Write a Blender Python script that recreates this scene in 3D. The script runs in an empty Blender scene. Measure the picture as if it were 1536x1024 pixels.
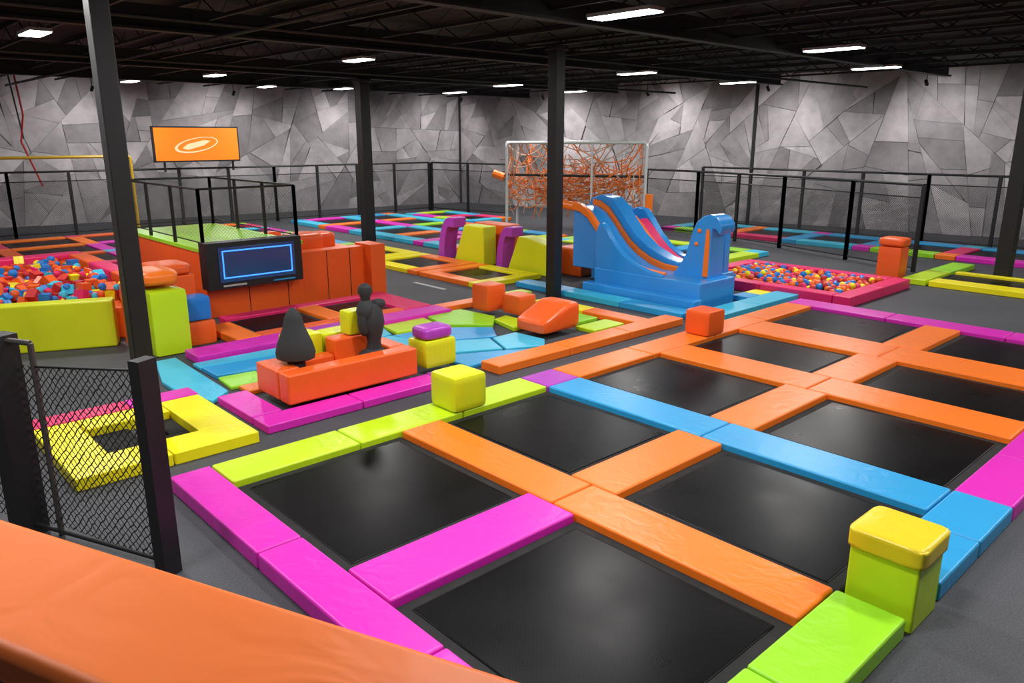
import bpy, math, random
from mathutils import Vector, Matrix
random.seed(7)
S=bpy.context.scene
COL=S.collection
# ------------------------------------------------------------------ materials
def srgb(h):
    h=h.lstrip('#'); c=[int(h[i:i+2],16)/255 for i in (0,2,4)]
    return tuple((x/12.92 if x<=.04045 else ((x+.055)/1.055)**2.4) for x in c)+(1,)
def newmat(name):
    m=bpy.data.materials.new(name); m.use_nodes=True
    nt=m.node_tree; b=nt.nodes['Principled BSDF']; return m,nt,b
def N(nt,t,**k):
    n=nt.nodes.new(t)
    for a,v in k.items(): setattr(n,a,v)
    return n
def vinyl(name,col,rough=.36,wr=.3,spec=.45,sc=6,dist=.03):
    m,nt,b=newmat(name); L=nt.links
    g=N(nt,'ShaderNodeNewGeometry')
    mp=N(nt,'ShaderNodeMapping'); mp.inputs['Scale'].default_value=(sc,sc*.7,sc*.4); mp.inputs['Rotation'].default_value=(0,0,.5)
    L.new(g.outputs['Position'],mp.inputs[0])
    n1=N(nt,'ShaderNodeTexNoise'); n1.inputs['Scale'].default_value=1.0; n1.inputs['Detail'].default_value=2; n1.inputs['Distortion'].default_value=1.0
    L.new(mp.outputs[0],n1.inputs['Vector'])
    n2=N(nt,'ShaderNodeTexNoise'); n2.inputs['Scale'].default_value=.9; n2.inputs['Detail'].default_value=2
    L.new(g.outputs['Position'],n2.inputs['Vector'])
    mr=N(nt,'ShaderNodeMapRange'); mr.inputs[3].default_value=.9; mr.inputs[4].default_value=1.1
    L.new(n2.outputs['Fac'],mr.inputs[0])
    mx=N(nt,'ShaderNodeVectorMath',operation='SCALE'); mx.inputs[0].default_value=col[:3]
    L.new(mr.outputs[0],mx.inputs['Scale']); L.new(mx.outputs[0],b.inputs['Base Color'])
    bp=N(nt,'ShaderNodeBump'); bp.inputs['Strength'].default_value=wr; bp.inputs['Distance'].default_value=dist
    L.new(n1.outputs['Fac'],bp.inputs['Height']); L.new(bp.outputs[0],b.inputs['Normal'])
    b.inputs['Roughness'].default_value=rough; b.inputs['Specular IOR Level'].default_value=spec
    return m
def plain(name,col,rough=.5,metal=0,emit=None,es=0):
    m,nt,b=newmat(name); b.inputs['Base Color'].default_value=col
    g=N(nt,'ShaderNodeNewGeometry'); n=N(nt,'ShaderNodeTexNoise'); n.inputs['Scale'].default_value=6; n.inputs['Detail'].default_value=4
    nt.links.new(g.outputs['Position'],n.inputs['Vector'])
    mr=N(nt,'ShaderNodeMapRange'); mr.inputs[3].default_value=rough*.8; mr.inputs[4].default_value=min(1,rough*1.2)
    nt.links.new(n.outputs['Fac'],mr.inputs[0]); nt.links.new(mr.outputs[0],b.inputs['Roughness'])
    b.inputs['Metallic'].default_value=metal
    if emit: b.inputs['Emission Color'].default_value=emit; b.inputs['Emission Strength'].default_value=es
    return m
M={}
M['orange']=vinyl('vinyl_orange',srgb('#F5781E'))
M['parapet']=vinyl('vinyl_orange_parapet',srgb('#E8701E'),wr=.4,sc=5,dist=.018,rough=.5,spec=.3)
M['dorange']=vinyl('vinyl_deep_orange',srgb('#EA5E20'))
M['pink']=vinyl('vinyl_magenta',srgb('#D626B2'))
M['hot']=vinyl('vinyl_hot_pink',srgb('#E02468'))
M['purple']=vinyl('vinyl_purple',srgb('#AC3EB8'))
M['lime']=vinyl('vinyl_lime',srgb('#BCDE1C'))
M['green']=vinyl('vinyl_green',srgb('#94D626'))
M['yellow']=vinyl('vinyl_yellow',srgb('#F2E412'))
M['ylime']=vinyl('vinyl_yellow_lime',srgb('#D8DF1E'))
M['ycap']=vinyl('vinyl_cap_yellow',srgb('#DCC420'))
M['blue']=vinyl('vinyl_blue',srgb('#2A9AD4'))
M['dblue']=vinyl('vinyl_deep_blue',srgb('#1E74C8'))
M['cyan']=vinyl('vinyl_cyan',srgb('#3CB8DA'))
M['sblue']=vinyl('slide_blue',srgb('#2F92E0'),rough=.22,wr=.04,spec=.6)
M['foamblk']=plain('foam_charcoal',(.022,.024,.028,1),.75)
M['black']=plain('black_powdercoat',(.006,.006,.007,1),.5)
M['trim']=plain('mat_edge_webbing',(.002,.002,.002,1),.8)
M['steel']=plain('galvanised_pipe',(.62,.64,.67,1),.4,.35)
M['dsteel']=plain('dark_pipe',(.10,.09,.085,1),.35,.6)
M['dark']=plain('ceiling_black',(.005,.005,.0055,1),.8)
M['beamd']=plain('joist_black',(.007,.007,.008,1),.6)
M['rope']=plain('rope_orange',srgb('#D87838'),.8)
M['rope2']=plain('rope_tan',srgb('#B89C88'),.8)
M['red']=plain('strap_red',srgb('#C02020'),.6)
M['ypipe']=plain('pipe_yellow',srgb('#B89A20'),.4)
M['white']=plain('line_white',(.4,.4,.4,1),.6)
M['lamp']=plain('lamp_diffuser',(.9,.9,.9,1),.5,0,(1,.97,.92,1),14)
M['house']=plain('lamp_housing',(.35,.35,.35,1),.5)
M['screen']=plain('screen_dark',(.008,.02,.06,1),.15,0,(.01,.04,.13,1),.5)
M['neon']=plain('screen_blue_outline',(.05,.3,.9,1),.3,0,(.04,.25,1,1),1.5)
M['sign']=plain('sign_orange_screen',srgb('#E07818'),.35,0,srgb('#F07A18'),.25)
M['swoosh']=plain('sign_logo_pale',srgb('#F5C79A'),.4,0,srgb('#F5C79A'),.3)
# trampoline mat
m,nt,b=newmat('trampoline_mesh'); L=nt.links
g=N(nt,'ShaderNodeNewGeometry')
ck=N(nt,'ShaderNodeTexChecker'); ck.inputs['Scale'].default_value=70
L.new(g.outputs['Position'],ck.inputs['Vector'])
ns=N(nt,'ShaderNodeTexNoise'); ns.inputs['Scale'].default_value=1.3; ns.inputs['Detail'].default_value=5
L.new(g.outputs['Position'],ns.inputs['Vector'])
mr=N(nt,'ShaderNodeMapRange'); mr.inputs[3].default_value=.2; mr.inputs[4].default_value=.42; L.new(ns.outputs['Fac'],mr.inputs[0]); L.new(mr.outputs[0],b.inputs['Roughness'])
mc=N(nt,'ShaderNodeMix',data_type='RGBA'); mc.inputs[6].default_value=(.001,.001,.0013,1); mc.inputs[7].default_value=(.006,.006,.007,1)
L.new(ck.outputs['Fac'],mc.inputs[0]); L.new(mc.outputs[2],b.inputs['Base Color']); b.inputs['Specular IOR Level'].default_value=.09
bp=N(nt,'ShaderNodeBump'); bp.inputs['Strength'].default_value=.15; bp.inputs['Distance'].default_value=.003
L.new(ck.outputs['Fac'],bp.inputs['Height']); L.new(bp.outputs[0],b.inputs['Normal'])
M['mat']=m
# carpet floor
m,nt,b=newmat('carpet_grey'); L=nt.links
g=N(nt,'ShaderNodeNewGeometry'); ns=N(nt,'ShaderNodeTexNoise'); ns.inputs['Scale'].default_value=55; ns.inputs['Detail'].default_value=6
L.new(g.outputs['Position'],ns.inputs['Vector'])
n2=N(nt,'ShaderNodeTexNoise'); n2.inputs['Scale'].default_value=.6; L.new(g.outputs['Position'],n2.inputs['Vector'])
ad=N(nt,'ShaderNodeMath',operation='MULTIPLY_ADD'); ad.inputs[1].default_value=.5; L.new(n2.outputs['Fac'],ad.inputs[0]); L.new(ns.outputs['Fac'],ad.inputs[2])
cr=N(nt,'ShaderNodeValToRGB'); cr.color_ramp.elements[0].position=.45; cr.color_ramp.elements[0].color=(.025,.027,.033,1); cr.color_ramp.elements[1].position=1; cr.color_ramp.elements[1].color=(.075,.078,.092,1)
L.new(ad.outputs[0],cr.inputs[0]); L.new(cr.outputs[0],b.inputs['Base Color']); b.inputs['Roughness'].default_value=.7
bp=N(nt,'ShaderNodeBump'); bp.inputs['Strength'].default_value=.4; bp.inputs['Distance'].default_value=.01; L.new(ns.outputs['Fac'],bp.inputs['Height']); L.new(bp.outputs[0],b.inputs['Normal'])
M['floor']=m
# printed shard mural (tone and relief shading painted into a colour attribute) with concrete mottling
m,nt,b=newmat('shaded_mural_facets'); L=nt.links
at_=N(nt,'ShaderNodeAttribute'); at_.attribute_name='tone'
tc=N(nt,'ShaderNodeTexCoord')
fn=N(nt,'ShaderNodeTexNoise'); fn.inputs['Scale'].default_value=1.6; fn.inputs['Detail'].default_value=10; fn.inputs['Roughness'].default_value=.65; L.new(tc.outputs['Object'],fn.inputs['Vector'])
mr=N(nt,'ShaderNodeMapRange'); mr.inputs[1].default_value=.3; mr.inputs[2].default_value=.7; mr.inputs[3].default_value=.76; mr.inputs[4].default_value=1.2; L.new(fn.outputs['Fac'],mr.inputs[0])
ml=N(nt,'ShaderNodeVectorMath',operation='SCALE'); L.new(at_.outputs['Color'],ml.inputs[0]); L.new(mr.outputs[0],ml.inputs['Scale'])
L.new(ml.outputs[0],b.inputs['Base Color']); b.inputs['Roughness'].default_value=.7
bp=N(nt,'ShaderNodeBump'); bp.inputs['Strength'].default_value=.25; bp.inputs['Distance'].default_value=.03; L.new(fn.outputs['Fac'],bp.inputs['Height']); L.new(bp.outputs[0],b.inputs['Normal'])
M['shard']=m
M['wall']=plain('wall_seam_grey',(.16,.15,.155,1),.8)
# netting
def netmat(name,cell,thr,col):
    m,nt,b=newmat(name); L=nt.links
    uv=N(nt,'ShaderNodeUVMap'); s=N(nt,'ShaderNodeSeparateXYZ'); L.new(uv.outputs[0],s.inputs[0])
    def mm(op,a,bb=0.0):
        n=N(nt,'ShaderNodeMath',operation=op)
        for i,x in enumerate((a,bb)):
            if isinstance(x,(int,float)): n.inputs[i].default_value=x
            else: L.new(x,n.inputs[i])
        return n.outputs[0]
    ns=N(nt,'ShaderNodeTexNoise'); ns.inputs['Scale'].default_value=9; L.new(uv.outputs[0],ns.inputs['Vector'])
    wob=mm('MULTIPLY',ns.outputs['Fac'],cell*.8)
    a=mm('ADD',mm('ADD',s.outputs[0],s.outputs[1]),wob); c=mm('SUBTRACT',mm('SUBTRACT',s.outputs[0],s.outputs[1]),wob)
    def line(x):
        fr=mm('FRACT',mm('DIVIDE',mm('ADD',x,100.0),cell)); return mm('LESS_THAN',fr,thr)
    al=mm('MAXIMUM',line(a),line(c))
    L.new(al,b.inputs['Alpha']); b.inputs['Base Color'].default_value=col; b.inputs['Roughness'].default_value=.7
    return m
M['net']=netmat('black_netting',.07,.17,(.03,.03,.032,1))
M['netf']=netmat('fine_netting',.07,.08,(.03,.03,.032,1))
M['netn']=netmat('black_netting_coarse',.085,.2,(.012,.012,.013,1))
# ------------------------------------------------------------------ mesh builder
class B:
    def __init__(s): s.v=[];s.f=[];s.m=[];s.mats=[]
    def mi(s,k):
        if k not in s.mats: s.mats.append(k)
        return s.mats.index(k)
    def add(s,vs,fs,k,T=None):
        o=len(s.v)
        if T is not None: vs=[T@Vector(p) for p in vs]
        s.v+= [tuple(p) for p in vs]; i=s.mi(k)
        for f in fs: s.f.append([o+a for a in f]); s.m.append(i)
        return s
    def box(s,x0,x1,y0,y1,z0,z1,k,T=None):
        x0,x1=sorted((x0,x1)); y0,y1=sorted((y0,y1)); z0,z1=sorted((z0,z1))
        vs=[(x,y,z) for z in (z0,z1) for x,y in ((x0,y0),(x1,y0),(x1,y1),(x0,y1))]
        return s.add(vs,[(3,2,1,0),(4,5,6,7),(0,1,5,4),(1,2,6,5),(2,3,7,6),(3,0,4,7)],k,T)
    def prism(s,pts,z0,z1,k):
        n=len(pts); ar=sum(pts[i][0]*pts[(i+1)%n][1]-pts[(i+1)%n][0]*pts[i][1] for i in range(n))
        if ar<0: pts=pts[::-1]
        vs=[(x,y,z0) for x,y in pts]+[(x,y,z1) for x,y in pts]
        fs=[tuple(range(n-1,-1,-1)),tuple(range(n,2*n))]+[(i,(i+1)%n,n+(i+1)%n,n+i) for i in range(n)]
        return s.add(vs,fs,k)
    def exx(s,pts,x0,x1,k):   # profile in (y,z) extruded along x
        n=len(pts); ar=sum(pts[i][0]*pts[(i+1)%n][1]-pts[(i+1)%n][0]*pts[i][1] for i in range(n))
        if ar<0: pts=pts[::-1]
        vs=[(x0,y,z) for y,z in pts]+[(x1,y,z) for y,z in pts]
        fs=[tuple(range(n-1,-1,-1)),tuple(range(n,2*n))]+[(i,(i+1)%n,n+(i+1)%n,n+i) for i in range(n)]
        return s.add(vs,fs,k)
    def strip(s,pts,th,x0,x1,k): # thick curved sheet following (y,z) path
        return s.exx(list(pts)+[(y,z-th) for y,z in reversed(pts)],x0,x1,k)
    def tube(s,p,q,r,k,n=8):
        p=Vector(p);q=Vector(q);d=(q-p); l=d.length; T=Matrix.Translation(p)@d.to_track_quat('Z','Y').to_matrix().to_4x4()
        vs=[(r*math.cos(2*math.pi*i/n),r*math.sin(2*math.pi*i/n),z) for z in (0,l) for i in range(n)]
        fs=[(i,(i+1)%n,n+(i+1)%n,n+i) for i in range(n)]+[tuple(range(n-1,-1,-1)),tuple(range(n,2*n))]
        return s.add(vs,fs,k,T)
    def path(s,pts,r,k,n=6):
        for a,b_ in zip(pts[:-1],pts[1:]): s.tube(a,b_,r,k,n)
        return s
    def lathe(s,c,prof,k,n=20,sy=1,rot=0,sc=1):
        vs=[];T=Matrix.Translation(c)@Matrix.Rotation(rot,4,'Z')
        for r,z in prof: vs+=[(sc*r*math.cos(2*math.pi*i/n),sc*sy*r*math.sin(2*math.pi*i/n),sc*z) for i in range(n)]
        fs=[]
        for j in range(len(prof)-1): fs+=[(j*n+i,j*n+(i+1)%n,(j+1)*n+(i+1)%n,(j+1)*n+i) for i in range(n)]
        fs+=[tuple(range(n-1,-1,-1)),tuple(range((len(prof)-1)*n,len(prof)*n))]
        return s.add(vs,fs,k,T)
    def puff(s,x0,x1,y0,y1,z0,z1,k,e=6,seg=8,T=None,fn=None):
        c=((x0+x1)/2,(y0+y1)/2,(z0+z1)/2); h=((x1-x0)/2,(y1-y0)/2,(z1-z0)/2)
        idx={};vs=[];fs=[]
        def V(p):
            key=tuple(round(a,5) for a in p)
            if key not in idx:
                nn=(abs(p[0])**e+abs(p[1])**e+abs(p[2])**e)**(1/e)
                q=[p[i]/nn*h[i]+c[i] for i in range(3)]
                if fn: q=fn(q)
                idx[key]=len(vs); vs.append(q)
            return idx[key]
        R=[-1+2*i/seg for i in range(seg+1)]
        for ax in range(3):
            for sg in (-1,1):
                for i in range(seg):
                    for j in range(seg):
                        qd=[]
                        for a,bb in ((i,j),(i+1,j),(i+1,j+1),(i,j+1)):
                            p=[0,0,0]; p[ax]=sg; p[(ax+1)%3]=R[a]; p[(ax+2)%3]=R[bb]; qd.append(V(p))
                        if sg<0: qd=qd[::-1]
                        fs.append(qd)
        return s.add(vs,fs,k,T)
    def done(s,name,bevel=0,smooth=True,parent=None,seg=3):
        xs=[p[0] for p in s.v];ys=[p[1] for p in s.v];zs=[p[2] for p in s.v]
        o=Vector(((min(xs)+max(xs))/2,(min(ys)+max(ys))/2,min(zs)))
        me=bpy.data.meshes.new(name); me.from_pydata([Vector(p)-o for p in s.v],[],s.f)
        for k in s.mats: me.materials.append(M[k])
        me.polygons.foreach_set('material_index',s.m); me.update()
        ob=bpy.data.objects.new(name,me); COL.objects.link(ob); ob.location=o
        if smooth: me.polygons.foreach_set('use_smooth',[True]*len(me.polygons))
        if bevel:
            md=ob.modifiers.new('bevel','BEVEL'); md.width=bevel; md.segments=seg; md.limit_method='ANGLE'; md.angle_limit=math.radians(40); md.harden_normals=True
        elif smooth:
            me.set_sharp_from_angle(angle=math.radians(35))
        if parent: ob.parent=parent; ob.matrix_parent_inverse=Matrix.Translation(parent.location).inverted()
        return ob
def pad(b,x0,x1,y0,y1,k,z0=.0,z1=.18,seg=1.9,g=.008):
    lx,ly=x1-x0,y1-y0
    ks=k if isinstance(k,list) else [k]
    n=max(1,round(max(lx,ly)/seg))
    for i in range(n):
        kk=ks[i%len(ks)] if len(ks)>1 else ks[0]
        if lx>=ly: b.box(x0+lx*i/n+g,x0+lx*(i+1)/n-g,y0+g,y1-g,z0,z1,kk)
        else: b.box(x0+g,x1-g,y0+ly*i/n+g,y0+ly*(i+1)/n-g,z0,z1,kk)
def tmat(b,x0,x1,y0,y1,z=.12,e=.11):
    b.box(x0,x1,y0,y1,.02,z-.01,'trim')
    b.box(x0+e,x1-e,y0+e,y1-e,.03,z,'mat')
# ------------------------------------------------------------------ room
def clip(poly,px,py,nx,ny):
    out=[];n=len(poly)
    for i in range(n):
        a=poly[i];c=poly[(i+1)%n]; da=(a[0]-px)*nx+(a[1]-py)*ny; dc=(c[0]-px)*nx+(c[1]-py)*ny
        if da>=0: out.append(a)
        if da*dc<0:
            t=da/(da-dc); out.append((a[0]+(c[0]-a[0])*t,a[1]+(c[1]-a[1])*t))
    return out
def area(p): return abs(sum(p[i][0]*p[(i+1)%len(p)][1]-p[(i+1)%len(p)][0]*p[i][1] for i in range(len(p))))/2
def quad_wall(name,p,q,h,seed=1):
    rnd=random.Random(seed)
    p=Vector(p);q=Vector(q);d=q-p;l=d.length
    t=.2
    V=[(0,0,0),(l,0,0),(l,0,h),(0,0,h),(0,t,0),(l,t,0),(l,t,h),(0,t,h)]
    F=[(0,1,2,3),(7,6,5,4),(0,4,5,1),(3,2,6,7),(0,3,7,4),(1,5,6,2)]; MI=[0]*6; tone=[.07]*24
    st=[[(0,0),(l,0),(l,h),(0,h)]]; polys=[]
    while st:
        pl=st.pop(); A=area(pl)
        if A<rnd.uniform(.4,2.8) and A<2.8: polys.append(pl); continue
        cx=sum(a[0] for a in pl)/len(pl); cy=sum(a[1] for a in pl)/len(pl)
        w=max(a[0] for a in pl)-min(a[0] for a in pl); hh=max(a[1] for a in pl)-min(a[1] for a in pl)
        px=cx+rnd.uniform(-.18,.18)*w; py=cy+rnd.uniform(-.18,.18)*hh
        an=(0 if w>hh else math.pi/2)+rnd.gauss(0,.55)
        nx,ny=math.cos(an),math.sin(an)
        a=clip(pl,px,py,nx,ny); c=clip(pl,px,py,-nx,-ny)
        if len(a)>2 and len(c)>2 and area(a)>.08 and area(c)>.08: st+=[a,c]
        else: polys.append(pl)
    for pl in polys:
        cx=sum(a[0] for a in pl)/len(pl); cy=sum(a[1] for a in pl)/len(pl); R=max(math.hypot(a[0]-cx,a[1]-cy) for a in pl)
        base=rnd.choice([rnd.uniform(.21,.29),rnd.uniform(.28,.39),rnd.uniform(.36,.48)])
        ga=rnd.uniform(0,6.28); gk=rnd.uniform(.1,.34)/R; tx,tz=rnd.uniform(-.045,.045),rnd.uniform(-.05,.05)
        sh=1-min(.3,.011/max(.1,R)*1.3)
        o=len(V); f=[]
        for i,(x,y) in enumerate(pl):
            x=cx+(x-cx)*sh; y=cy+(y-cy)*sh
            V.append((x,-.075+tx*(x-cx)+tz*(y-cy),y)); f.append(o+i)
            tone.append(max(.06,base*(1+gk*((x-cx)*math.cos(ga)+(y-cy)*math.sin(ga)))))  # gradient across each facet paints the mural's relief shading into its colour
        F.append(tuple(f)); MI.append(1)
    me=bpy.data.meshes.new(name); me.from_pydata(V,[],F)
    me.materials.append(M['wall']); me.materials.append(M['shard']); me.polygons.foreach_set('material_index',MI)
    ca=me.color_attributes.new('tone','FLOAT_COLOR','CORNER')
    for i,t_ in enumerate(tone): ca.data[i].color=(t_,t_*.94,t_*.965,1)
    me.update(); ob=bpy.data.objects.new(name,me); COL.objects.link(ob)
    ob.location=(p.x,p.y,0); ob.rotation_euler=(0,0,math.atan2(d.y,d.x)); return ob
CH=6.25
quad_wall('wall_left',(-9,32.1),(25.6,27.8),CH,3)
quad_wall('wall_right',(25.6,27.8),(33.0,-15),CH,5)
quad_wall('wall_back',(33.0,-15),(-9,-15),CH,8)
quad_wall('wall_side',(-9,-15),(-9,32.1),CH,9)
b=B(); b.prism([(-9,-15),(33,-15),(25.6,27.8),(-9,32.1)],-.1,0,'floor'); b.done('floor',smooth=False)
b=B(); b.prism([(-9,-15),(33,-15),(25.6,27.8),(-9,32.1)],CH,CH+.1,'dark'); b.done('ceiling',smooth=False)
b=B(); b.box(-.05,.0,-.07,.07,0,CH-.05,'beamd',Matrix.Translation((28.35,10.8,0))); b.done('trim_1')
b=B(); b.tube((25.4,27.5,0),(25.4,27.5,CH-.05),.06,'beamd'); b.done('trim_2')
# roof structure
b=B()
for y in (-10,-4.5,2.5,8.5,16.6,22.5):
    b.box(-8.9,26+(.0),y-.12,y+.12,6.0,6.05,'beamd'); b.box(-8.9,26,y-.02,y+.02,5.65,6.0,'beamd'); b.box(-8.9,26,y-.12,y+.12,5.6,5.65,'beamd')
b.done('roof_girder_set',smooth=False)
b=B()
x=-8
while x<25.5:
    b.box(x-.04,x+.04,-14.8,27.2,6.14,6.22,'beamd'); b.box(x-.03,x+.03,-14.8,27.2,5.76,5.82,'beamd')
    y=-14.5; u=0
    while y<26.6:
        b.tube((x,y,5.79 if u else 6.17),(x,y+.7,6.17 if u else 5.79),.018,'beamd',4); y+=.7;u^=1
    x+=1.9
b.done('open_web_joist_set',smooth=False)
b=B()
for (p,q,r) in [((-8,13.4,5.5),(26,13.4,5.5),.04),((3.6,-14,5.5),(3.6,27,5.5),.04),((-8,6.0,5.5),(28,6.0,5.5),.035)]:
    b.tube(p,q,r,'beamd')
b.done('sprinkler_pipe_run')
# ------------------------------------------------------------------ columns
for (x,y,w) in [(-.06,2.32,.215),(9.95,5.0,.27),(12.25,16.6,.38),(20.3,-1.5,.36)]:
    b=B(); h=w/2
    b.box(x-h,x+h,y-h,y+h,0,5.6,'black'); b.box(x-h-.05,x+h+.05,y-h-.05,y+h+.05,5.5,5.6,'black')
    b.done('steel_column',bevel=.015)
# ------------------------------------------------------------------ lights
LP=[(1.11,10.43),(6.78,23.3),(7.89,18.46),(11.78,22.85),(14.72,21.94),(8.55,10.81),(20.0,21.16),(18.3,15.71),(23.3,16.93),(7.62,1.22),(17.32,8.64),(23.5,8.82),(15.15,1.27),(20.87,2.7),
 (-4,-2),(0.2,-4.5),(3,-.8),(-1,3),(5,-7),(10,-7.5),(15,-7),(22,-6),(-5,9),(-4,17)]
for i,(x,y) in enumerate(LP):
    b=B(); w,l=.2,.66
    if i in (0,1,2,3,4,5): l=.5
    b.box(x-w,x+w,y-l,y+l,5.6,5.66,'house'); b.box(x-w+.02,x+w-.02,y-l+.02,y+l-.02,5.58,5.601,'lamp')
    for s_ in (-.3,.3): b.tube((x,y+s_,5.66),(x,y+s_,CH),.01,'beamd',4)
    ob=b.done('fluorescent_light_panel',smooth=False)
    ld=bpy.data.lights.new('panel_light','AREA'); ld.shape='RECTANGLE'; ld.size=2*w; ld.size_y=2*l; ld.energy=195; ld.color=(1,.975,.95)
    lo=bpy.data.objects.new('panel_light',ld); COL.objects.link(lo); lo.location=(x,y,5.565); lo.parent=ob; lo.matrix_parent_inverse=Matrix.Translation(ob.location).inverted()
for i,(x,y,tx,ty) in enumerate([(1,27.5,0,31),(6.5,27,6,30.3),(12,26.5,12,29.5),(18,26,18,28.6),(23.5,25,24,27.9),(24.5,20,27,20.5),(25.5,14.5,28.2,14.5),(26,9,29,9),(27,3.5,30,3.5),(27,-1.5,31,-1.5)]):
    b=B(); b.tube((x,y,5.6),(x,y,6.2),.015,'beamd',5); d=(Vector((tx,ty,2.6))-Vector((x,y,5.5))).normalized()
    p=Vector((x,y,5.5)); b.tube(p-d*.1,p+d*.1,.06,'black',12); b.tube(p+d*.1,p+d*.105,.05,'lamp',12)
    ob=b.done('wall_wash_spotlight')
    ld=bpy.data.lights.new('spot','SPOT'); ld.energy=380; ld.spot_size=math.radians(135); ld.spot_blend=1; ld.shadow_soft_size=.08; ld.color=(1,.95,.95)
    lo=bpy.data.objects.new('spot',ld); COL.objects.link(lo); lo.location=p+d*.15; lo.rotation_euler=d.to_track_quat('-Z','Y').to_euler(); lo.parent=ob; lo.matrix_parent_inverse=Matrix.Translation(ob.location).inverted()
# ------------------------------------------------------------------ main trampoline court
X=[-.45,0,2.13,2.74,4.70,5.38,7.36,8.15,9.80,10.75,12.73,13.35]; Y=[.59,0,-2.27,-2.92,-5.19,-5.75]
b=B()
pad(b,X[0],X[1],Y[5],Y[0],'pink',seg=2.1)
pad(b,X[1],X[4],Y[1],Y[0],'lime',seg=1.6)
pad(b,X[4],X[5],Y[1],Y[0],'purple')
pad(b,X[5],X[10],Y[1],Y[0],'orange')
pad(b,X[1],X[2],Y[3],Y[2],'pink',seg=3)
pad(b,X[2],X[3],Y[4],Y[1],'orange',seg=2.6)
pad(b,X[3],X[4],Y[3],Y[2],'orange',seg=3)
pad(b,X[4],X[5],Y[4],Y[1],'blue',seg=2.6)
for i,(a,c) in enumerate(((X[5],X[6]),(X[7],X[8]),(X[9],X[10]))): pad(b,a,c,Y[3],Y[2],'orange',seg=3)
pad(b,X[6],X[7],Y[4],Y[1],'orange',seg=2.6); pad(b,X[8],X[9],Y[4],Y[1],'orange',seg=2.6)
pad(b,X[10],X[11],Y[5],Y[0],'pink',seg=2.2)
pad(b,X[1],X[3],Y[5],Y[4],'green',seg=1.4)
pad(b,3.42,X[5],Y[5],Y[4],'blue',seg=1.0)
pad(b,X[5],X[7],Y[5],Y[4],'pink',seg=1.5); pad(b,X[7],X[10],Y[5],Y[4],'orange')
for (a,c) in ((1,2),(3,4),(5,6),(7,8),(9,10)):
    for (d,e) in ((2,1),(4,3)): tmat(b,X[a],X[c],Y[d],Y[e])
b.done('trampoline_court',bevel=.025)
b=B(); b.box(2.81,3.31,-5.76,-5.23,.0,.58,'lime'); b.puff(2.78,3.35,-5.79,-5.2,.54,.73,'ycap',e=12)
b.done('foam_corner_block',bevel=.03)
b=B(); b.puff(2.98,3.52,-.02,.53,.185,.66,'ylime',e=14,seg=10); b.done('yellow_foam_cube')
b=B(); b.puff(8.78,9.3,-.02,.5,.185,.64,'dorange',e=14,seg=10); b.done('orange_foam_cube')
# ------------------------------------------------------------------ yellow framed trampoline with column
b=B()
pad(b,-1.2,.88,1.24,1.8,'yellow',z1=.15,seg=1.1); pad(b,-1.2,-.7,1.8,3.2,'yellow',z1=.15,seg=1.5); pad(b,.33,.88,1.8,3.2,'yellow',z1=.15,seg=1.5); pad(b,-.7,.33,2.75,3.2,'yellow',z1=.15)
pad(b,-1.2,.0,3.22,3.62,'hot',z1=.15); pad(b,.0,.9,3.22,3.62,'pink',z1=.15)
b.box(-.7,.33,1.8,2.15,.02,.05,'trim');b.box(-.7,-.22,2.15,2.75,.02,.05,'trim');b.box(.1,.33,2.15,2.75,.02,.05,'trim')
b.done('yellow_trampoline_frame',bevel=.025)
# ------------------------------------------------------------------ play zone
b=B()
pad(b,1.05,3.9,1.4,1.85,'pink',z1=.12,seg=1.5); pad(b,1.05,1.5,1.87,3.0,'pink',z1=.12); pad(b,3.9,4.6,1.5,1.9,'purple',z1=.12)
b.done('magenta_floor_pad',bevel=.02)
b=B()
b.box(1.6,3.75,1.87,2.15,.13,.56,'dorange'); b.box(1.6,1.95,2.17,2.85,.13,.56,'dorange'); b.box(3.45,3.75,2.17,2.85,.13,.56,'dorange'); b.box(2.75,3.43,2.6,2.9,.13,.72,'dorange'); b.box(1.96,2.74,2.6,2.85,.13,.5,'dorange'); b.box(1.96,3.43,2.16,2.58,.13,.3,'dorange')
b.done('foam_sofa_box',bevel=.035)
b=B(); b.puff(2.2,2.75,2.95,3.35,.12,.78,'ylime',e=14); b.puff(2.8,3.6,3.0,3.4,.12,.72,'ylime',e=14); b.done('yellow_foam_block')
b=B(); b.puff(3.02,3.38,2.62,2.9,.73,1.1,'ylime',e=12); b.done('yellow_foam_cube')
b=B()
b.lathe((2.0,2.38,.31),[(.0,0),(.12,0),(.12,.1),(.11,.26),(.12,.31),(.2,.27),(.24,.29),(.25,.36),(.22,.48),(.17,.6),(.13,.7),(.11,.8),(.07,.88),(.03,.92),(0,.93)],'foamblk',sy=.75,sc=1.14,rot=-.75)
b.done('charcoal_foam_tree')
b=B()
c=(3.3,2.37,.31)
b.lathe(c,[(0,0),(.22,0),(.25,.06),(.2,.14),(.1,.2),(.09,.3),(.12,.42),(.15,.56),(.13,.7),(.09,.8),(.0,.85)],'foamblk',sc=1.15)
b.lathe((3.2,2.4,1.0),[(0,0),(.12,.03),(.15,.12),(.13,.22),(.07,.3),(.08,.36),(.11,.42),(.1,.5),(.05,.55),(0,.56)],'foamblk',sc=1.0)
b.puff(3.06,3.24,2.3,2.48,.75,1.2,'foamblk',e=2.6); b.puff(3.28,3.5,2.26,2.44,1.16,1.3,'foamblk',e=2.6); b.puff(3.25,3.65,2.2,2.5,.31,.45,'foamblk',e=2.6)
b.done('charcoal_foam_penguin')
b=B(); b.puff(4.0,4.62,2.0,2.5,.12,.56,'ylime',e=14,seg=10); b.done('yellow_foam_cube')
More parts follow.
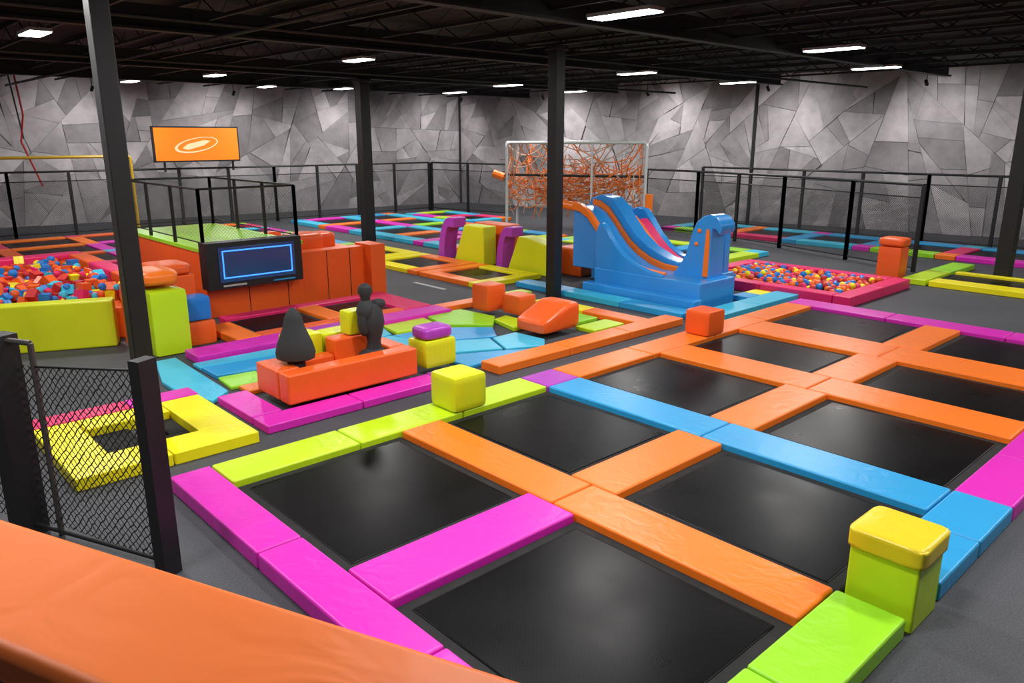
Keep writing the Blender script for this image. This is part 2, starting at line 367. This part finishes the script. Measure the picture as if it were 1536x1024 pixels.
b=B(); b.puff(4.03,4.6,2.03,2.47,.56,.76,'purple',e=5); b.done('purple_cushion')
b=B()
P=[([(.78,3.65),(1.0,3.0),(1.35,3.3),(1.42,5.6),(1.08,5.6),(.78,4.4)],'cyan'),
 ([(1.5,4.75),(3.1,4.6),(3.1,5.05),(1.5,5.08)],'cyan'),([(1.5,4.1),(2.9,3.9),(3.0,4.55),(1.5,4.7)],'blue'),
 ([(1.45,3.45),(1.95,3.4),(2.1,4.0),(1.5,4.05)],'green'),([(2.0,3.45),(3.1,3.45),(3.0,3.85),(2.15,3.98)],'dblue'),([(1.55,3.05),(2.15,3.0),(2.15,3.38),(1.55,3.4)],'orange'),
 ([(3.12,4.2),(4.2,4.27),(4.3,5.05),(3.12,5.05)],'cyan'),([(4.23,4.25),(5.0,4.45),(5.2,5.1),(4.33,5.05)],'cyan'),
 ([(3.1,3.5),(4.12,3.3),(4.2,4.22),(3.1,4.17)],'cyan'),([(4.15,3.1),(4.9,2.8),(5.3,3.4),(4.9,4.38),(4.24,4.2)],'cyan'),
 ([(4.92,2.78),(5.9,2.3),(6.2,3.0),(5.36,3.42)],'cyan'),([(5.36,3.47),(6.4,3.02),(6.8,3.6),(6.0,4.3),(4.96,4.4)],'blue'),
 ([(5.15,4.5),(6.1,4.36),(6.3,5.3),(5.3,5.4)],'lime'),([(6.15,4.33),(6.88,3.68),(7.4,4.2),(7.3,5.2),(6.4,5.3)],'green'),
 ([(5.93,2.25),(6.6,1.95),(6.9,2.25),(6.85,3.0),(6.25,2.98)],'cyan'),([(4.75,1.85),(6.4,1.85),(5.8,2.2),(4.75,2.68)],'blue'),
 ([(8.0,2.0),(8.9,2.0),(8.9,2.5),(8.0,2.5)],'lime'),([(7.0,3.2),(7.6,3.2),(7.6,4.1),(7.2,4.0)],'lime'),([(8.2,2.7),(8.9,2.7),(8.9,3.6),(8.2,3.6)],'green')]
for pts,k in P: b.prism(pts,0,.06+.035*random.random(),k)
pad(b,4.9,9.9,1.28,1.75,'orange',z1=.15); pad(b,9.0,9.45,1.8,4.7,['orange','yellow'],z1=.12,seg=1.5); pad(b,6.6,9.7,5.45,5.85,['orange','lime'],z1=.12,seg=1.5)
b.done('jigsaw_floor_pads',bevel=.02)
b=B(); b.puff(7.45,7.98,4.5,5.02,.1,.66,'dorange',e=14); b.done('orange_foam_cube')
b=B(); b.puff(7.72,8.2,3.8,4.35,.1,.5,'dorange',e=14); b.done('orange_foam_cube')
b=B(); b.puff(6.92,7.95,2.3,3.1,.1,.62,'dorange',e=8,seg=10,fn=lambda q:[q[0]+(.0),q[1],.1+(q[2]-.1)*(.42+.58*min(1,max(0,(q[0]-6.92)/.7)))])
b.done('orange_foam_wedge')
# ------------------------------------------------------------------ trampolines before orange wall
b=B()
pad(b,1.6,7.0,5.12,5.72,['pink','purple','pink'],z1=.15)
pad(b,2.55,3.05,5.75,7.2,'orange',z1=.15); pad(b,4.6,5.1,6.1,7.45,'orange',z1=.15); pad(b,6.25,6.95,5.75,7.8,['hot'],z1=.15); pad(b,3.05,6.25,7.45,7.8,'hot',z1=.15); pad(b,3.05,6.25,5.75,6.08,'dorange',z1=.15)
tmat(b,3.05,4.6,6.08,7.45,.1); tmat(b,5.1,6.25,6.08,7.45,.1)
b.done('twin_trampoline',bevel=.025)
# ------------------------------------------------------------------ orange walled pit with deck
b=B()
b.box(3.1,5.3,8.35,13.2,0,1.36,'dorange'); b.box(3.08,5.32,8.33,13.22,1.36,1.44,'green')
b.box(5.3,6.9,8.35,8.7,0,1.17,'dorange'); b.box(6.9,7.3,8.05,8.75,0,1.22,'dorange'); b.box(7.05,7.3,8.75,13.2,0,1.0,'dorange'); b.box(5.3,7.05,12.9,13.2,0,1.1,'dorange')
b.box(5.3,7.05,8.7,12.9,0,.5,'hot')
for xx in (4.0,4.9,5.9,6.5): b.box(xx,xx+.012,8.335,8.36,0,1.15,'trim')
b.done('orange_foam_pit_walls',bevel=.03)
b=B(); b.puff(5.35,6.2,8.9,9.6,1.0,1.5,'dorange',e=6); b.puff(6.1,6.8,9.4,10,1.0,1.42,'dorange',e=6); b.box(5.32,6.85,8.75,12,.52,1.05,'dorange'); b.done('orange_cushion_stack')
b=B()
b.box(3.0,5.1,7.98,8.32,.64,1.6,'black'); b.box(3.25,4.92,7.955,7.985,.78,1.5,'screen')
x0,x1,z0,z1=3.32,4.85,.86,1.44
for q in ((x0,x1,z0,z0+.03),(x0,x1,z1-.03,z1),(x0,x0+.03,z0,z1),(x1-.03,x1,z0,z1)): b.box(q[0],q[1],7.94,7.957,q[2],q[3],'neon')
b.box(3.3,3.8,7.95,7.98,.69,.73,'white'); b.box(4.4,4.9,7.95,7.98,.69,.72,'blue')
b.done('scoreboard_monitor',bevel=.012)
# ------------------------------------------------------------------ fences
def net(name,p,q,z0,z1,mat,parent,z1b=None):
    z1b=z1 if z1b is None else z1b
    me=bpy.data.meshes.new(name); me.from_pydata([(p[0],p[1],z0),(q[0],q[1],z0),(q[0],q[1],z1b),(p[0],p[1],z1)],[],[(0,1,2,3)])
    l=math.hypot(q[0]-p[0],q[1]-p[1]); uv=me.uv_layers.new(name='UVMap')
    for i,c in enumerate(((0,z0),(l,z0),(l,z1b),(0,z1))): uv.data[i].uv=c
    me.materials.append(M[mat]); ob=bpy.data.objects.new(name,me); COL.objects.link(ob); ob.parent=parent; ob.matrix_parent_inverse=Matrix.Translation(parent.location).inverted()
def fence(name,pts,z0,z1,sp=2.2,r=.05,mid=True,nm='net'):
    b=B()
    for (p,q) in zip(pts[:-1],pts[1:]):
        l=math.hypot(q[0]-p[0],q[1]-p[1]); n=max(1,round(l/sp))
        for i in range(n+1):
            t=i/n; x=p[0]+(q[0]-p[0])*t; y=p[1]+(q[1]-p[1])*t
            b.box(x-r,x+r,y-r,y+r,z0,z1,'black')
        b.tube((*p,z1),(*q,z1),r*.8,'black'); b.tube((*p,z0+.12),(*q,z0+.12),r*.5,'black')
        if mid: b.tube((*p,z1-.35),(*q,z1-.35),r*.35,'black')
    ob=b.done(name,smooth=False)
    for (p,q) in zip(pts[:-1],pts[1:]): net('net',p,q,z0+.12,z1-.35 if mid else z1,nm,ob)
    return ob
fence('netted_railing',[(-8.5,26.4),(3,26.2),(13,25.3),(21.3,25.0)],0,2.4)
fence('netted_railing',[(21.4,24.9),(22.3,20.2)],0,2.4)
fence('netted_railing',[(22.7,12.2),(22.5,9.6),(21.6,5.6),(20.7,2.9),(19.9,.6)],0,2.4,sp=2.4)
fence('netted_railing',[(26.4,12.0),(26.5,2.8),(27.3,-8)],0,2.4)
fence('deck_railing',[(3.15,13.1),(3.15,8.45),(5.25,8.45),(5.25,13.1),(3.15,13.1)],1.44,2.65,sp=1.5,r=.03,mid=False,nm='netf')
b=B()
b.box(-.09,.09,-.06,.06,0,1.95,'black',Matrix.Translation((-1.03,-1.04,0))@Matrix.Rotation(.4,4,'Z'))
b.box(-.13,.13,-.1,.1,0,1.97,'black',Matrix.Translation((-1.75,.58,0))@Matrix.Rotation(.4,4,'Z'))
b.tube((-1.54,.35,0),(-1.54,.35,1.9),.028,'dsteel'); b.tube((-1.54,.35,1.9),(-1.75,.58,1.93),.028,'dsteel')
b.tube((-1.03,-1.04,.12),(-1.75,.58,.12),.02,'black'); b.tube((-1.03,-1.04,1.85),(-1.54,.35,1.68),.012,'black'); b.tube((-1.9,.72,1.8),(-3.6,4.2,1.82),.012,'black')
b.box(-.07,.07,-.07,.07,0,1.97,'black',Matrix.Translation((-3.6,4.2,0)))
ob=b.done('net_gate',bevel=.01)
net('net',(-1.03,-1.04),(-1.54,.35),.1,1.85,'netn',ob,1.68); net('net',(-1.54,.35),(-3.6,4.2),.1,1.68,'netn',ob,1.82)
# ------------------------------------------------------------------ left yellow/blue/orange blocks and foam pit
b=B(); b.puff(1.24,1.86,6.0,6.5,0,1.14,'lime',e=20,seg=12); b.done('lime_foam_pillar')
b=B(); b.puff(1.1,1.75,6.6,7.2,0,1.2,'dorange',e=18); b.puff(1.15,1.85,6.1,7.1,1.2,1.46,'orange',e=4); b.box(1.8,2.5,7.3,8.3,0,1.15,'dorange'); b.puff(1.75,2.5,7.3,8.2,1.15,1.36,'dorange',e=5); b.done('orange_foam_stack',bevel=.03)
b=B(); b.puff(1.95,2.45,6.35,6.85,0,.44,'dorange',e=14); b.done('orange_foam_cube')
b=B(); b.puff(1.97,2.4,6.38,6.82,.45,.88,'dblue',e=14); b.done('blue_foam_cube')
b=B()
p=Vector((1.0,7.3)); d=Vector((-1.7,.7)).normalized(); n=Vector((.38,.92)); q=p+d*6
b.prism([tuple(p),tuple(q),tuple(q+n*.35),tuple(p+n*.35)],0,.86,'ylime')
b.done('yellow_pit_wall',bevel=.04)
b=B()
b.prism([(1.4,7.8),(-4.3,10.1),(-4.3,13.3),(1.9,13.3)],0,.6,'dorange')
pad(b,-4.3,2.1,13.3,13.8,['hot','blue'],z1=.95); pad(b,1.75,2.15,8.4,13.3,['dorange','hot'],z1=.95)
pit=b.done('foam_pit',bevel=.03)
def sph(b,x,y,z,r,k):
    b.lathe((x,y,z),[(0.0,-r),(r*.6,-r*.8),(r*.95,-r*.3),(r*.95,r*.3),(r*.6,r*.8),(0.0,r)],k,n=9)
b=B()
for i in range(1250):
    x=random.uniform(-4,1.6); y=random.uniform(8.2+(1.0-x)*.42,13.2) ; s=random.uniform(.055,.1)
    z=.64+random.random()*.26; T=Matrix.Translation((x,y,z))@Matrix.Rotation(random.random()*3,4,'Z')@Matrix.Rotation(random.random()*2,4,'X')
    k=random.choice(['dorange','hot','dblue','dblue','red','cyan','yellow','dorange','red','dorange'])
    if random.random()<.45: b.box(-s,s,-s,s,-s,s,k,T)
    else: sph(b,x,y,z,s,k)
b.done('foam_cubes_and_balls',parent=pit)
# ------------------------------------------------------------------ mid trampolines + arch blocks
b=B()
for (x0,x1,y0,y1,k1,k2) in [(9.3,11.5,12.4,15.0,'yellow','blue'),(9.3,11.5,9.6,12.3,'orange','yellow'),(9.3,11.5,6.95,9.5,'yellow','orange')]:
    e=.45
    pad(b,x0,x1,y0,y0+e,k1,z1=.13); pad(b,x0,x1,y1-e,y1,k2,z1=.13); pad(b,x0,x0+e,y0+e,y1-e,k2,z1=.13); pad(b,x1-e,x1,y0+e,y1-e,k1,z1=.13); tmat(b,x0+e,x1-e,y0+e,y1-e,.09)
b.done('low_trampoline_row',bevel=.02)
def arcprof(y0,w,h,th,n=8):
    out=[];inn=[]
    for i in range(n+1):
        a=math.pi/2*i/n; out.append((y0-w*(1-math.cos(a))*1.0,h*math.sin(a))) ; inn.append((y0-th-(w-th)*(1-math.cos(a)),(h-th)*math.sin(a)))
    return out+[(y0-w-.25,h),(y0-w-.25,h-th)]+inn[::-1]
b=B(); b.exx([(y,z) for y,z in arcprof(11.75,.55,1.3,.3)],11.7,12.2,'purple'); b.done('purple_foam_arch',bevel=.03)
b=B(); b.exx(arcprof(9.2,.45,1.2,.28),11.85,12.3,'purple'); b.done('purple_foam_arch',bevel=.03)
b=B(); b.exx([(10.9,.0),(9.5,.0),(9.5,1.15),(10.4,1.15)],11.65,12.15,'ylime'); b.done('yellow_foam_ramp',bevel=.04)
b=B(); b.box(12.35,13.0,9.4,10.8,0,1.15,'dorange'); b.done('orange_foam_block',bevel=.04)
b=B(); b.exx([(8.6,0),(6.95,0),(6.95,.85),(7.8,1.0),(8.15,1.0)],11.75,12.3,'ylime'); b.done('yellow_foam_ramp',bevel=.04)
b=B(); b.box(12.4,13.2,6.35,7.3,.0,.75,'dorange'); b.done('orange_foam_block',bevel=.05)
# ------------------------------------------------------------------ slide / wave structure
b=B()
pad(b,10.3,14.2,.9,1.5,'cyan',z1=.14); pad(b,10.2,10.7,1.55,6.6,['blue','cyan'],z1=.14); pad(b,12.8,13.85,1.55,2.0,['blue','yellow'],z1=.12,seg=.5)
b.done('blue_floor_pads',bevel=.02)
b=B()
b.box(11.1,12.5,1.75,4.75,0,.62,'sblue'); b.box(10.78,11.08,1.65,4.85,0,.3,'sblue'); b.box(12.52,13.7,2.5,6.1,0,.5,'sblue')
A=[(4.75,.6),(4.8,1.1),(4.78,1.45),(4.7,1.66),(4.6,1.7),(4.48,1.62),(4.35,1.42),(4.15,1.2),(3.9,1.0),(3.6,.84),(3.2,.72),(2.8,.66),(2.8,.6)]
b.exx(A,11.14,11.3,'sblue')
cur=[(5.75,2.12),(5.5,2.08),(5.25,1.95),(5.0,1.7),(4.75,1.42),(4.5,1.18),(4.2,.98),(3.85,.82),(3.45,.72),(2.9,.68)]
b.strip(cur,.2,11.34,11.5,'orange'); b.strip([(y,z-.1) for y,z in cur],.1,11.5,12.1,'sblue')
b.exx([(5.75,.5),(5.75,1.95),(5.5,1.9),(5.2,1.7),(4.9,1.4),(4.9,.5)],11.4,12.1,'sblue')
b.strip([(y,z+.03) for y,z in cur],.2,12.1,12.19,'orange')
Bp=[(6.0,.5),(6.05,1.7),(5.9,2.15),(5.6,2.26),(5.2,2.2),(4.95,1.98),(4.7,1.68),(4.4,1.36),(4.0,1.08),(3.5,.88),(3.1,.8),(3.1,.5)]
b.exx(Bp,12.2,12.65,'sblue')
Tw=[(3.0,.55),(2.9,.7),(2.76,.88),(2.64,1.12),(2.56,1.38),(2.5,1.62),(2.4,1.84),(2.24,1.98),(2.06,2.03),(1.88,1.98),(1.76,1.84),(1.74,1.7),(1.8,1.6),(1.88,1.7),(1.98,1.74),(2.0,1.5),(1.98,.55)]
b.exx(Tw,11.8,12.35,'sblue')
b.exx([(2.16,.64),(2.02,.64),(2.02,1.5),(2.04,1.7),(2.12,1.72)],11.76,11.82,'orange')
for (y,z) in ((2.3,1.66),(2.36,1.36)): b.tube((11.76,y,z),(11.82,y,z),.05,'orange',14)
Cp=[(6.1,.4),(6.15,1.5),(6.05,1.85),(5.8,1.95),(5.5,1.8),(5.3,1.9),(5.05,1.85),(4.85,1.62),(4.6,1.3),(4.3,1.02),(3.9,.8),(3.5,.7),(3.25,.8),(3.1,1.1),(3.0,1.5),(2.9,1.72),(2.75,1.8),(2.6,1.7),(2.6,.4)]
b.exx(Cp,13.35,13.6,'sblue')
cu2=[(y-.35,z*.9) for y,z in cur[2:]]
b.strip(cu2,.16,12.7,12.84,'orange'); b.strip([(y,z-.1) for y,z in cu2],.1,12.84,13.3,'hot')
b.box(12.68,13.2,5.2,6.1,.5,1.7,'blue')
b.done('wave_slide',bevel=.03)
b=B(); b.tube((12.9,7.9,1.9),(12.9,6.5,1.75),.12,'orange',12); b.tube((12.9,7.8,0),(12.9,7.8,1.85),.04,'black'); b.tube((12.9,6.6,.76),(12.9,6.6,1.7),.04,'black'); b.done('orange_roller_bar')
# ------------------------------------------------------------------ rope climbing frame
b=B()
A_=Vector((18.4,15.9,0)); B_=Vector((21.6,11.4,0)); dn=Vector((.66,.75,0))*2.0; H=3.45
C_=A_+dn+Vector((.3,-.4,0)); D_=B_+dn-Vector((.3,-.4,0))
up=Vector((0,0,1))
for q in (A_,B_,C_,D_): b.tube(q,q+up*(H-.15),.06,'steel')
for (p,q) in ((A_,B_),(C_,D_),(A_,C_),(B_,D_)):
    d=(q-p).normalized()*.15; b.path([p+up*(H-.15),p+d*.3+up*(H-.04),p+d+up*H,q-d+up*H,q-d*.3+up*(H-.04),q+up*(H-.15)],.06,'steel',8)
M1=A_.lerp(B_,.62); b.tube(M1,M1+up*H,.045,'steel')
b.tube(A_.lerp(B_,-.08)+up*2.2,A_.lerp(B_,1.02)+dn*.2+up*2.15,.05,'black',8)
b.tube(A_.lerp(B_,-.1)+up*2.25,A_.lerp(B_,-.02)+up*2.1,.16,'orange',10); b.tube(A_.lerp(B_,1.03)+up*.6,A_.lerp(B_,1.03)+up*1.5,.15,'orange',10)
random.seed(11)
def at(s,o,z): return A_.lerp(B_,s)+dn*o+up*z
def rope(p,q,sag,r,k,n=9):
    pts=[]; w=random.uniform(-.12,.12)
    for j in range(n+1):
        t=j/n; v=p.lerp(q,t); v.z=max(.25,v.z-sag*4*t*(1-t)); v+=Vector((.7,-.7,0))*w*math.sin(t*6.28); pts.append(v)
    b.path(pts,r,k,5)
def rk(a=.7): return 'rope' if random.random()<a else 'rope2'
for i in range(44):   # big swags from the top bars
    s1=random.random(); s2=min(1,max(0,s1+random.choice([-1,1])*random.uniform(.15,.6))); o1,o2=random.choice([0,0,1,.5]),random.choice([0,1,1,.5])
    rope(at(s1,o1,random.choice([H,H,2.9])),at(s2,o2,random.choice([H,2.7,2.2,1.7,1.3])),random.uniform(.15,.9),.021,rk(.6),12)
for i in range(70):  # long loose spans at mid height
    s1=random.random(); s2=min(1,max(0,s1+random.choice([-1,1])*random.uniform(.2,.7))); o1,o2=random.random(),random.random()
    rope(at(s1,o1,random.uniform(1.3,2.7)),at(s2,o2,random.uniform(.9,2.5)),random.uniform(.1,.6),.024,rk(.85),10)
for i in range(45):  # short tangles
    s1=random.random(); s2=min(1,max(0,s1+random.gauss(0,.1))); o1,o2=random.random(),random.random()
    rope(at(s1,o1,random.uniform(1.6,3.0)),at(s2,o2,random.uniform(.9,2.1)),random.uniform(.0,.3),.024,rk(.85),6)
for i in range(26):   # hanging ends to the lower edge
    s1=random.random(); o1=random.random(); z=random.uniform(1.6,2.8)
    rope(at(s1,o1,z),at(min(1,max(0,s1+random.gauss(0,.06))),o1,random.uniform(.35,1.0)),0,.022,rk(.7),6)
b.done('rope_climbing_frame')
# ------------------------------------------------------------------ right ball pit
b=B()
x0,x1,y0,y1,e=13.9,17.3,-.3,4.2,.42
pad(b,x0,x1,y0,y0+e,'hot',z1=.24); pad(b,x0,x1,y1-e,y1,'hot',z1=.24); pad(b,x0,x0+e,y0+e,y1-e,'hot',z1=.24); pad(b,x1-e,x1,y0+e,y1-e,'hot',z1=.24); b.box(x0+e,x1-e,y0+e,y1-e,.01,.06,'trim')
bpit=b.done('ball_pit',bevel=.03)
b=B(); random.seed(3)
for i in range(340):
    x=random.uniform(x0+e+.1,x1-e-.1); y=random.uniform(y0+e+.1,y1-e-.1); pz=.13+random.random()*.1
    sph(b,x,y,pz,.085,random.choice(['dorange','red','hot','yellow','dblue','orange','dblue','dorange']))
b.done('balls',parent=bpit)
b=B(); b.puff(18.2,18.75,.35,.95,0,.87,'dorange',e=16); b.puff(18.17,18.78,.3,.98,.87,1.1,'dorange',e=5); b.done('orange_foam_pillar')
# ------------------------------------------------------------------ background trampoline grids
def gridblock(name,xs,ys,pal,w=.5,skip=(),zp=.15,seed=1):
    rnd=random.Random(seed); b=B()
    for j in range(len(ys)):
        for i in range(len(xs)-1):
            pad(b,xs[i]+w/2,xs[i+1]-w/2,ys[j]-w/2,ys[j]+w/2,rnd.choice(pal),z1=zp,seg=5)
    for i in range(len(xs)):
        for j in range(len(ys)-1):
            pad(b,xs[i]-w/2,xs[i]+w/2,ys[j]+w/2,ys[j+1]-w/2,rnd.choice(pal),z1=zp,seg=5)
        for j in range(len(ys)): b.box(xs[i]-w/2+.01,xs[i]+w/2-.01,ys[j]-w/2+.01,ys[j]+w/2-.01,0,zp,rnd.choice(pal))
    for i in range(len(xs)-1):
        for j in range(len(ys)-1):
            if (i,j) in skip: b.box(xs[i]+w/2,xs[i+1]-w/2,ys[j]+w/2,ys[j+1]-w/2,0,zp,rnd.choice(pal))
            else: tmat(b,xs[i]+w/2,xs[i+1]-w/2,ys[j]+w/2,ys[j+1]-w/2,zp-.04)
    b.done(name,bevel=.02,seg=2)
P1=['blue','cyan','hot','orange','dorange','pink']; P2=['blue','cyan','green','orange','hot','lime','pink','cyan']
gridblock('trampoline_grid',[-6,-3.4,-.8,1.8,4.4,7.0],[14.6,17,19.4,21.8,24.2],P1,seed=2)
gridblock('trampoline_grid',[8.2,10.8],[15.6,17.8,20,22.2,24.2],P2,seed=5)
gridblock('trampoline_grid',[13.2,15.6,17.8],[12.5,14.5,16.5,18.8,21.2,23.6],P2,seed=8,w=.6)
gridblock('trampoline_grid',[18.7,20.6],[18.6,20.6,22.8],P2,seed=12,w=.6)
gridblock('trampoline_grid',[14.6,17.0,19.4],[5.2,7.3,9.4,11.5],['green','cyan','lime','blue','orange'],seed=4,w=.6)
gridblock('trampoline_grid',[23.2,25.6],[-7,-4.4,-1.8,.8,3.4,6.0,8.6,11.2],['cyan','blue','hot','pink','green','orange'],seed=9,w=.6)
gridblock('trampoline_grid',[18.2,20.9],[-8.6,-6.2,-3.6],['yellow','lime','orange'],seed=6,w=.55)
b=B()
pad(b,17.9,21.6,-.45,.15,['lime','green'],z1=.15); pad(b,17.9,18.5,-3.0,-.5,['yellow'],z1=.15); pad(b,18.55,21.6,-3.05,-2.5,['yellow','lime'],z1=.15); pad(b,19.8,20.05,-2.45,-.5,'yellow',z1=.15); tmat(b,18.5,19.8,-2.5,-.45,.1)
b.done('lime_trampoline_frame',bevel=.02)
b=B(); b.box(8.6,8.72,7.5,8.8,.001,.006,'white'); b.done('floor_line_marking',smooth=False)
# ------------------------------------------------------------------ sign, goal pipe, strap
b=B(); b.box(7.9,11.4,25.05,25.2,2.68,4.08,'black'); b.box(7.96,11.34,25.03,25.06,2.74,4.02,'sign')
n=40; T=Matrix.Translation((9.6,25.02,3.35))@Matrix.Rotation(-.18,4,'Y')
vs=[];fs=[]
for i in range(n):
    a=2*math.pi*i/n; th=.02+.04*(1+math.cos(a-3.6))/2
    vs+=[(.9*math.cos(a),0,.28*math.sin(a)),((.9-th*2)*math.cos(a),0,(.28-th)*math.sin(a)+.0)]
for i in range(n): j=(i+1)%n; fs.append((2*i,2*j,2*j+1,2*i+1))
b.add(vs,fs,'swoosh',T)
vs=[(-.6,0,-.02),(-.35,0,.1),(.35,0,.13),(.6,0,.05),(.3,0,-.07),(-.4,0,-.13)]; b.add(vs,[(5,4,3,2,1,0)],'swoosh',T)
b.tube((8.3,25.15,2.3),(8.3,25.15,2.7),.05,'black'); b.tube((11.1,25.15,2.3),(11.1,25.15,2.7),.05,'black')
b.done('orange_display_sign',smooth=False)
b=B(); b.path([(-6,24.9,2.95),(6.9,24.9,2.95),(6.95,24.9,2.88),(6.95,24.9,0)],.055,'ypipe',8); b.tube((-6,24.9,2.95),(-6,24.9,0),.055,'ypipe'); b.done('yellow_goal_frame')
b=B(); b.path([(4.0,27.5,6.0),(4.1,27.5,4.5),(3.9,27.5,3.5),(4.4,27.5,1.8)],.035,'red',5); b.path([(3.8,27.5,6.0),(4.0,27.5,3.6)],.03,'black',5); b.done('red_hanging_strap')
# ------------------------------------------------------------------ foreground padded parapet
b=B()
p=Vector((-3.7,-2.49)); d=Vector((.385,-.923)); q=p+d*7.6; n=Vector((-.923,-.385))
def beam(z0,z1,o0,o1,k):
    b.prism([tuple(p+n*o0),tuple(q+n*o0),tuple(q+n*o1),tuple(p+n*o1)],z0,z1,k)
beam(2.6,2.7,0,.36,'parapet'); beam(0,2.59,.03,.335,'black')
b.done('padded_parapet',bevel=.03,seg=4)
# ------------------------------------------------------------------ world, camera
w=bpy.data.worlds.new('world'); S.world=w; w.use_nodes=True; w.node_tree.nodes['Background'].inputs[0].default_value=(.5,.5,.55,1); w.node_tree.nodes['Background'].inputs[1].default_value=.05
cd=bpy.data.cameras.new('camera'); cam=bpy.data.objects.new('camera',cd); COL.objects.link(cam); S.camera=cam
cd.sensor_width=36; cd.lens=1150/1536*36; cd.clip_start=.05; cd.clip_end=200
cam.location=(-2.864,-7.421,3.68); cam.rotation_euler=(math.radians(90-14.96),0,math.radians(47.26-90))
S.view_settings.view_transform='Standard'
